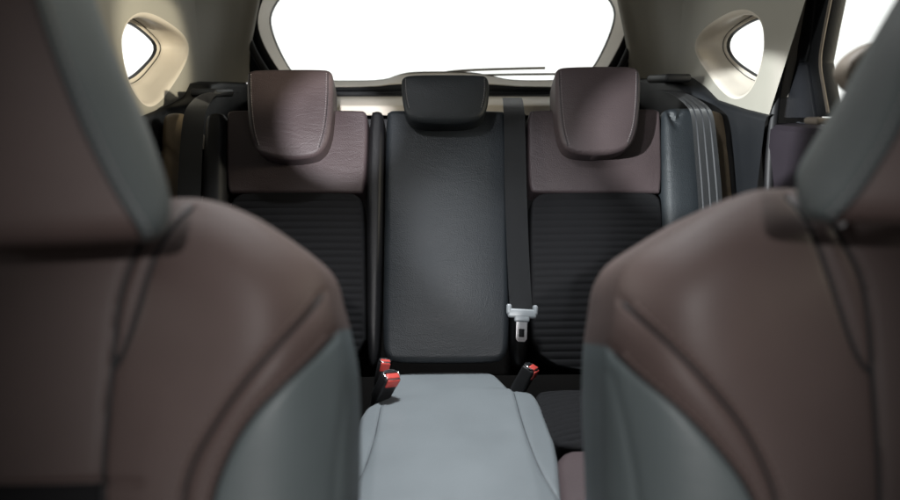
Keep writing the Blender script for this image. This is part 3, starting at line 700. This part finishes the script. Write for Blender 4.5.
V, F = loft([mix(.995, 2.345), mix(-.30, 2.36)]); link('outer_skin', fix(mesh(V, F)), M['darkgrey'], tg_)
# lower tailgate trim: dark gap, then the beige sill strip
Vp = [at_y(x, y, 2.236) for x, y in [(255, 89), (630, 89), (630, 97), (255, 97)]]; V, F = prism([tuple(p) for p in Vp], (0, .03, 0), .002); link('gap_panel', mesh(V, F, True, 40), M['dark'], tg_)
Vp = [at_y(250, 95.5, 2.215), at_y(635, 95.5, 2.215), at_y(636, 105.5, 2.02), at_y(249, 105.5, 2.02)]; V, F = prism([tuple(p) for p in Vp], (0, .0, -.03), .004); link('sill_strip', mesh(V, F, True, 40), M['beige'], tg_)
Vp = [at_y(x, y, 2.21) for x, y in [(249, 106), (636, 106), (640, 250), (245, 250)]]; V, F = prism([tuple(p) for p in Vp], (0, .05, 0), .004); link('lower_panel', mesh(V, F, True, 40), M['dark'], tg_)
# body seal round the opening
apx = [(252, -14), (285, -52), (440, -62), (605, -52), (632, -14), (638, 16), (636, 32), (625, 60), (612, 82), (600, 98), (440, 99), (285, 98), (273, 82), (258, 60), (249, 42), (245, 22)]
A_ = by_angle(T_(apx, 2.205), 200, at_y(441, 30, 2.205)); sel = A_
seal = link('tailgate_seal', fix(mesh(*tube(sel, .012, 10, True))), M['rubber'], tg_)
# wiper behind the glass
wr = thing('rear_wiper', 'thin tan rear wiper arm lying along the bottom of the tailgate window outside', 'wiper', tuple(at_y(440, 73, 2.37)))
P = [at_y(x, y, 2.37) for x, y in [(436, 76), (445, 72), (470, 70), (520, 68.5), (545, 68)]]
link('wiper_arm', fix(mesh(*tube(chaikin(P, 2, False), .0045, 8))), M['wiper'], wr)
P = [at_y(x, y, 2.362) for x, y in [(462, 75.5), (510, 74.5), (556, 74)]]
link('wiper_blade', fix(mesh(*tube(chaikin(P, 2, False), .004, 8))), M['wiper'], wr)

# ------------------------------------------------------------------ rear doors
def door(sgn, label):
    mx = lambda x: x
    root = thing('cabin_side', label, 'car side', (.75*sgn, 1.0, .2), 'door sides of the cabin')
    def pts(L, X):   # pixels of the right-hand side; the left side is its mirror in the car
        out = []
        for x, y in L:
            p = at_x(x, y, X); out.append((sgn*p[0], p[1], p[2]))
        return out
    def slab(name, L, X, t, m, bev=.003):
        V, F = prism(pts(L, X), (t*sgn, 0, 0), bev); return link(name, fix(mesh(V, F), 40), M[m], root)
    # weather seal along the trim edge
    P = chaikin(pts([(793, -60), (788.5, 0), (780, 60), (774, 110), (770, 150), (768, 215)], .712), 2, False)
    link('door_seal', fix(mesh(*tube(P, .010, 10))), M['rubber'], root)
    slab('pillar_strip', [(801, -60), (794, 0), (785, 56), (777, 98), (779.5, 98), (789, 56), (799, 0), (807, -60)], .725, .02, 'trim')
    slab('sash', [(806, -60), (801, 0), (791, 66), (783, 118), (829, 116), (826, 100), (820, 62), (826, 30), (832, 0), (842, -60)], .745, .03, 'dark', .004)
    slab('sash_trim', [(808, -60), (803, 0), (797, 48), (796, 62), (806, 62), (809, 48), (814, 0), (822, -60)], .7405, .012, 'dark', .003)
    slab('corner_panel', [(798, 66), (806, 64), (814, 118), (786, 118), (790, 92)], .738, .012, 'dark', .003)
    P = chaikin(pts([(841, -60), (830.5, 0), (824, 32), (819, 62), (824, 90), (828, 113)], .742), 2, False)
    link('window_seal', fix(mesh(*tube(P, .0030, 8))), M['anchor'], root)
    # door panel, armrest, belt line
    Lp = pts([(772, 118), (832, 116), (838, 119), (770, 121)], .70)
    y1 = pts([(770, 130)], .72)[0][1]
    bm = [(sgn*.745, y1, .25), (sgn*.735, y1, .8), (sgn*.705, y1, .98), (sgn*.705, y1, 1.018), (sgn*.715, y1, 1.028), (sgn*.78, y1, 1.03)]
    loops = []
    for y in np.linspace(y1, .35, 24): loops.append([(a+sgn*.0*(y1-y), y, z+.0*(y1-y)) for a, b, z in bm])
    link('door_panel', fix(mesh(*loft(loops, False)), 40), M['door'], root)
    V, F = place(rbox((.055, .42, .06), .02, 4), (sgn*.70, .95, .80), (1, 0, 0), (0, 1, 0), (0, 0, 1)); link('armrest', mesh(V, F, True, 50), M['dark'], root)
    V, F = place(rbox((.012, .60, .012), .004, 3), (sgn*.722, .93, 1.034), (1, 0, 0), (0, 1, 0), (0, 0, 1)); link('belt_line_strip', mesh(V, F, True, 50), M['rubber'], root)
    gz = [(sgn*.79, y, z) for y, z in ((1.365, 1.0), (1.365, 1.52), (.3, 1.52), (.3, 1.0))]
    V, F = prism(gz, (sgn*.004, 0, 0), 0); link('door_glass', mesh(V, F, False), M['glass'], root)
    V, F = prism([(sgn*.80, 1.38, .15), (sgn*.80, 1.38, 1.01), (sgn*.80, .3, 1.01), (sgn*.80, .3, .15)], (sgn*.02, 0, 0), .004); link('outer_skin', mesh(V, F, True, 40), M['darkgrey'], root)
    # pillar outer skin behind the sash
    return root
door(1, 'dark rear door with bright window glass on the right beyond the front headrest')
door(-1, 'dark rear door at the left, almost hidden by the left front headrest')
# belt guide of the right pillar between the headrest and the window
bp = thing('belt_anchor', 'blurred beige belt anchor cover against the right door window', 'belt anchor', tuple(at_y(870, 70, .80)))
P = [at_y(x, y, .80) for x, y in [(900, 38), (880, 41), (862, 50), (850, 61), (845, 72), (848, 84), (856, 92), (880, 98), (900, 98)]]
V, F = prism([tuple(p) for p in chaikin(P, 2)], (0, .03, 0), .006); link('anchor_cover', fix(mesh(V, F), 50), M['anchor'], bp)
Pp = [(.585, .845, 1.02), (.62, .845, 1.2), (.64, .845, 1.45)]
link('pillar_strap', fix(mesh(*ribbon(np.array(resample(Pp, 20, False)), (1, .2, 0), .05)[0]), 50), M['belt'], bp)
V, F = place(rbox((.03, .04, .012), .005, 3), at_y(818, 121, 1.12), (1, 0, 0), (0, 1, 0), (0, 0, 1))
hk = thing('lock_knob', 'small beige lock knob on the right door sill under the window', 'lock knob', tuple(at_y(818, 123, 1.12)))
link('knob_cap', mesh(V, F, True, 50), M['anchor'], hk)

# ------------------------------------------------------------------ floor and roof
V, F = place(rbox((1.62, 3.2, .04), .005), (0, .95, .10), (1, 0, 0), (0, 1, 0), (0, 0, 1)); tag(link('floor', mesh(V, F, False), M['carpet']), None, None, kind='structure')
ROOF = dict(y0=.02, y1=2.5, hx=.42, h0=.735, h1=1.44)
o4 = [(-.82, ROOF['y0'], 1.475), (.82, ROOF['y0'], 1.475), (.82, ROOF['y1'], 1.475), (-.82, ROOF['y1'], 1.475)]
h4 = [(-ROOF['hx'], ROOF['h0'], 1.475), (ROOF['hx'], ROOF['h0'], 1.475), (ROOF['hx'], ROOF['h1'], 1.475), (-ROOF['hx'], ROOF['h1'], 1.475)]
up_ = lambda L: [(x, y, z+.05) for x, y, z in L]
V, F = merge([fill(o4, [h4]), fill(up_(o4), [up_(h4)]), loft([h4, up_(h4)]), loft([o4, up_(o4)])]); tag(link('ceiling', mesh(V, F, False), M['liner']), None, None, kind='structure')

# ------------------------------------------------------------------ light
WORLD = dict(y0=-.5, y1=.80, front=.17, back=1.6, top=.30)
w = bpy.data.worlds.new('World'); bpy.context.scene.world = w; w.use_nodes = True
nt = w.node_tree; bg = nt.nodes['Background']; bg.inputs[1].default_value = 1.0
# a photo studio: bright white sweep behind and beside the car, dim towards the front, grey overhead
tc = nt.nodes.new('ShaderNodeTexCoord'); sx = nt.nodes.new('ShaderNodeSeparateXYZ'); nt.links.new(tc.outputs['Generated'], sx.inputs[0])
mr = nt.nodes.new('ShaderNodeMapRange'); mr.interpolation_type = 'SMOOTHSTEP'
for k, v in zip(('From Min', 'From Max', 'To Min', 'To Max'), (WORLD['y0'], WORLD['y1'], WORLD['front'], WORLD['back'])): mr.inputs[k].default_value = v
nt.links.new(sx.outputs['Y'], mr.inputs['Value'])
mz = nt.nodes.new('ShaderNodeMapRange'); mz.interpolation_type = 'SMOOTHSTEP'
for k, v in zip(('From Min', 'From Max', 'To Min', 'To Max'), (.55, .85, 1.0, WORLD['top'])): mz.inputs[k].default_value = v
nt.links.new(sx.outputs['Z'], mz.inputs['Value'])
ml = nt.nodes.new('ShaderNodeMath'); ml.operation = 'MULTIPLY'; nt.links.new(mr.outputs['Result'], ml.inputs[0]); nt.links.new(mz.outputs['Result'], ml.inputs[1])
nt.links.new(ml.outputs[0], bg.inputs[1]); bg.inputs[0].default_value = (1, .985, .975, 1)
def area(name, loc, target, size, power, col, shape='SQUARE'):
    l = bpy.data.lights.new(name, 'AREA'); l.size = size; l.energy = power; l.color = col
    o = bpy.data.objects.new(name, l); C.objects.link(o); o.location = loc
    o.rotation_euler = (Vector(target)-Vector(loc)).to_track_quat('-Z', 'Y').to_euler(); return o
area('key_softbox', (-.95, -.30, 2.85), (.20, 1.5, .9), .14, 20, (.95, .97, 1.0))
area('overhead_softbox', (-.05, 1.40, 3.2), (.02, 1.08, .5), .4, 128, (.93, .97, 1.0))

area('left_added_fill', (-2.3, .70, 1.45), (-.5, 1.6, 1.15), 0.25, 30, (1, .96, .90))  # added outside the car to brighten window recess and right trim
area('right_added_fill', (2.3, .75, 1.45), (.5, 1.6, 1.15), .40, 40, (1, .88, .70))  # added warm fill for the recess and wall on the left
def spot(name, loc, target, rad, power, col, blend=.12):
    l = bpy.data.lights.new(name, 'SPOT'); l.energy = power; l.color = col; l.shadow_soft_size = .03; l.spot_blend = blend
    d = (Vector(target)-Vector(loc)).length; l.spot_size = 2*math.atan(rad/d)
    o = bpy.data.objects.new(name, l); C.objects.link(o); o.location = loc
    o.rotation_euler = (Vector(target)-Vector(loc)).to_track_quat('-Z', 'Y').to_euler(); return o
spot('added_spot', (.05, -1.9, 1.95), (0, .55, .88), .42, 250, (1, .97, .96), 1.0)  # added lamp, brightens the inner shoulders of the front seats
spot('added_spot', (-2.4, -.9, 1.78), (.76, 1.6, .97), .22, 1900, (.95, .97, 1.0), .04)  # added lamp, its cone edge draws the light patch at the right rear
spot('added_spot', (.10, -1.6, 1.40), (-.235, 1.5, 1.03), .13, 900, (.97, .97, 1.0), .06)  # added lamp, its cone edge draws the patch on the left rear headrest
spot('added_spot', (-.3, -1.6, 1.60), (.16, 1.45, .80), .27, 200, (.90, .95, 1.0), .6)  # added soft pool of light for the middle backrest

spot('added_spot', (2.4, .1, 1.62), (-.74, 1.70, 1.19), .22, 700, (1, .88, .70), .6)  # added warm lamp aimed at the left window recess to brighten it
cam = bpy.data.cameras.new('camera'); co = bpy.data.objects.new('camera', cam); C.objects.link(co)
cam.sensor_width = 36; cam.lens = FPX/900*36; cam.clip_start = .01; cam.clip_end = 200
co.location = CAM; co.rotation_euler = Vector(fw).to_track_quat('-Z', 'Y').to_euler()
cam.dof.use_dof = True; cam.dof.focus_distance = 1.52; cam.dof.aperture_fstop = 2.3
sc = bpy.context.scene; sc.camera = co
sc.view_settings.view_transform = 'Standard'; sc.view_settings.look = 'None'; sc.view_settings.exposure = 0; sc.view_settings.gamma = 1
sc.render.engine = 'CYCLES'; sc.cycles.use_denoising = True; sc.cycles.max_bounces = 10; sc.cycles.transparent_max_bounces = 12
sc.cycles.sample_clamp_indirect = 4; sc.cycles.caustics_reflective = False
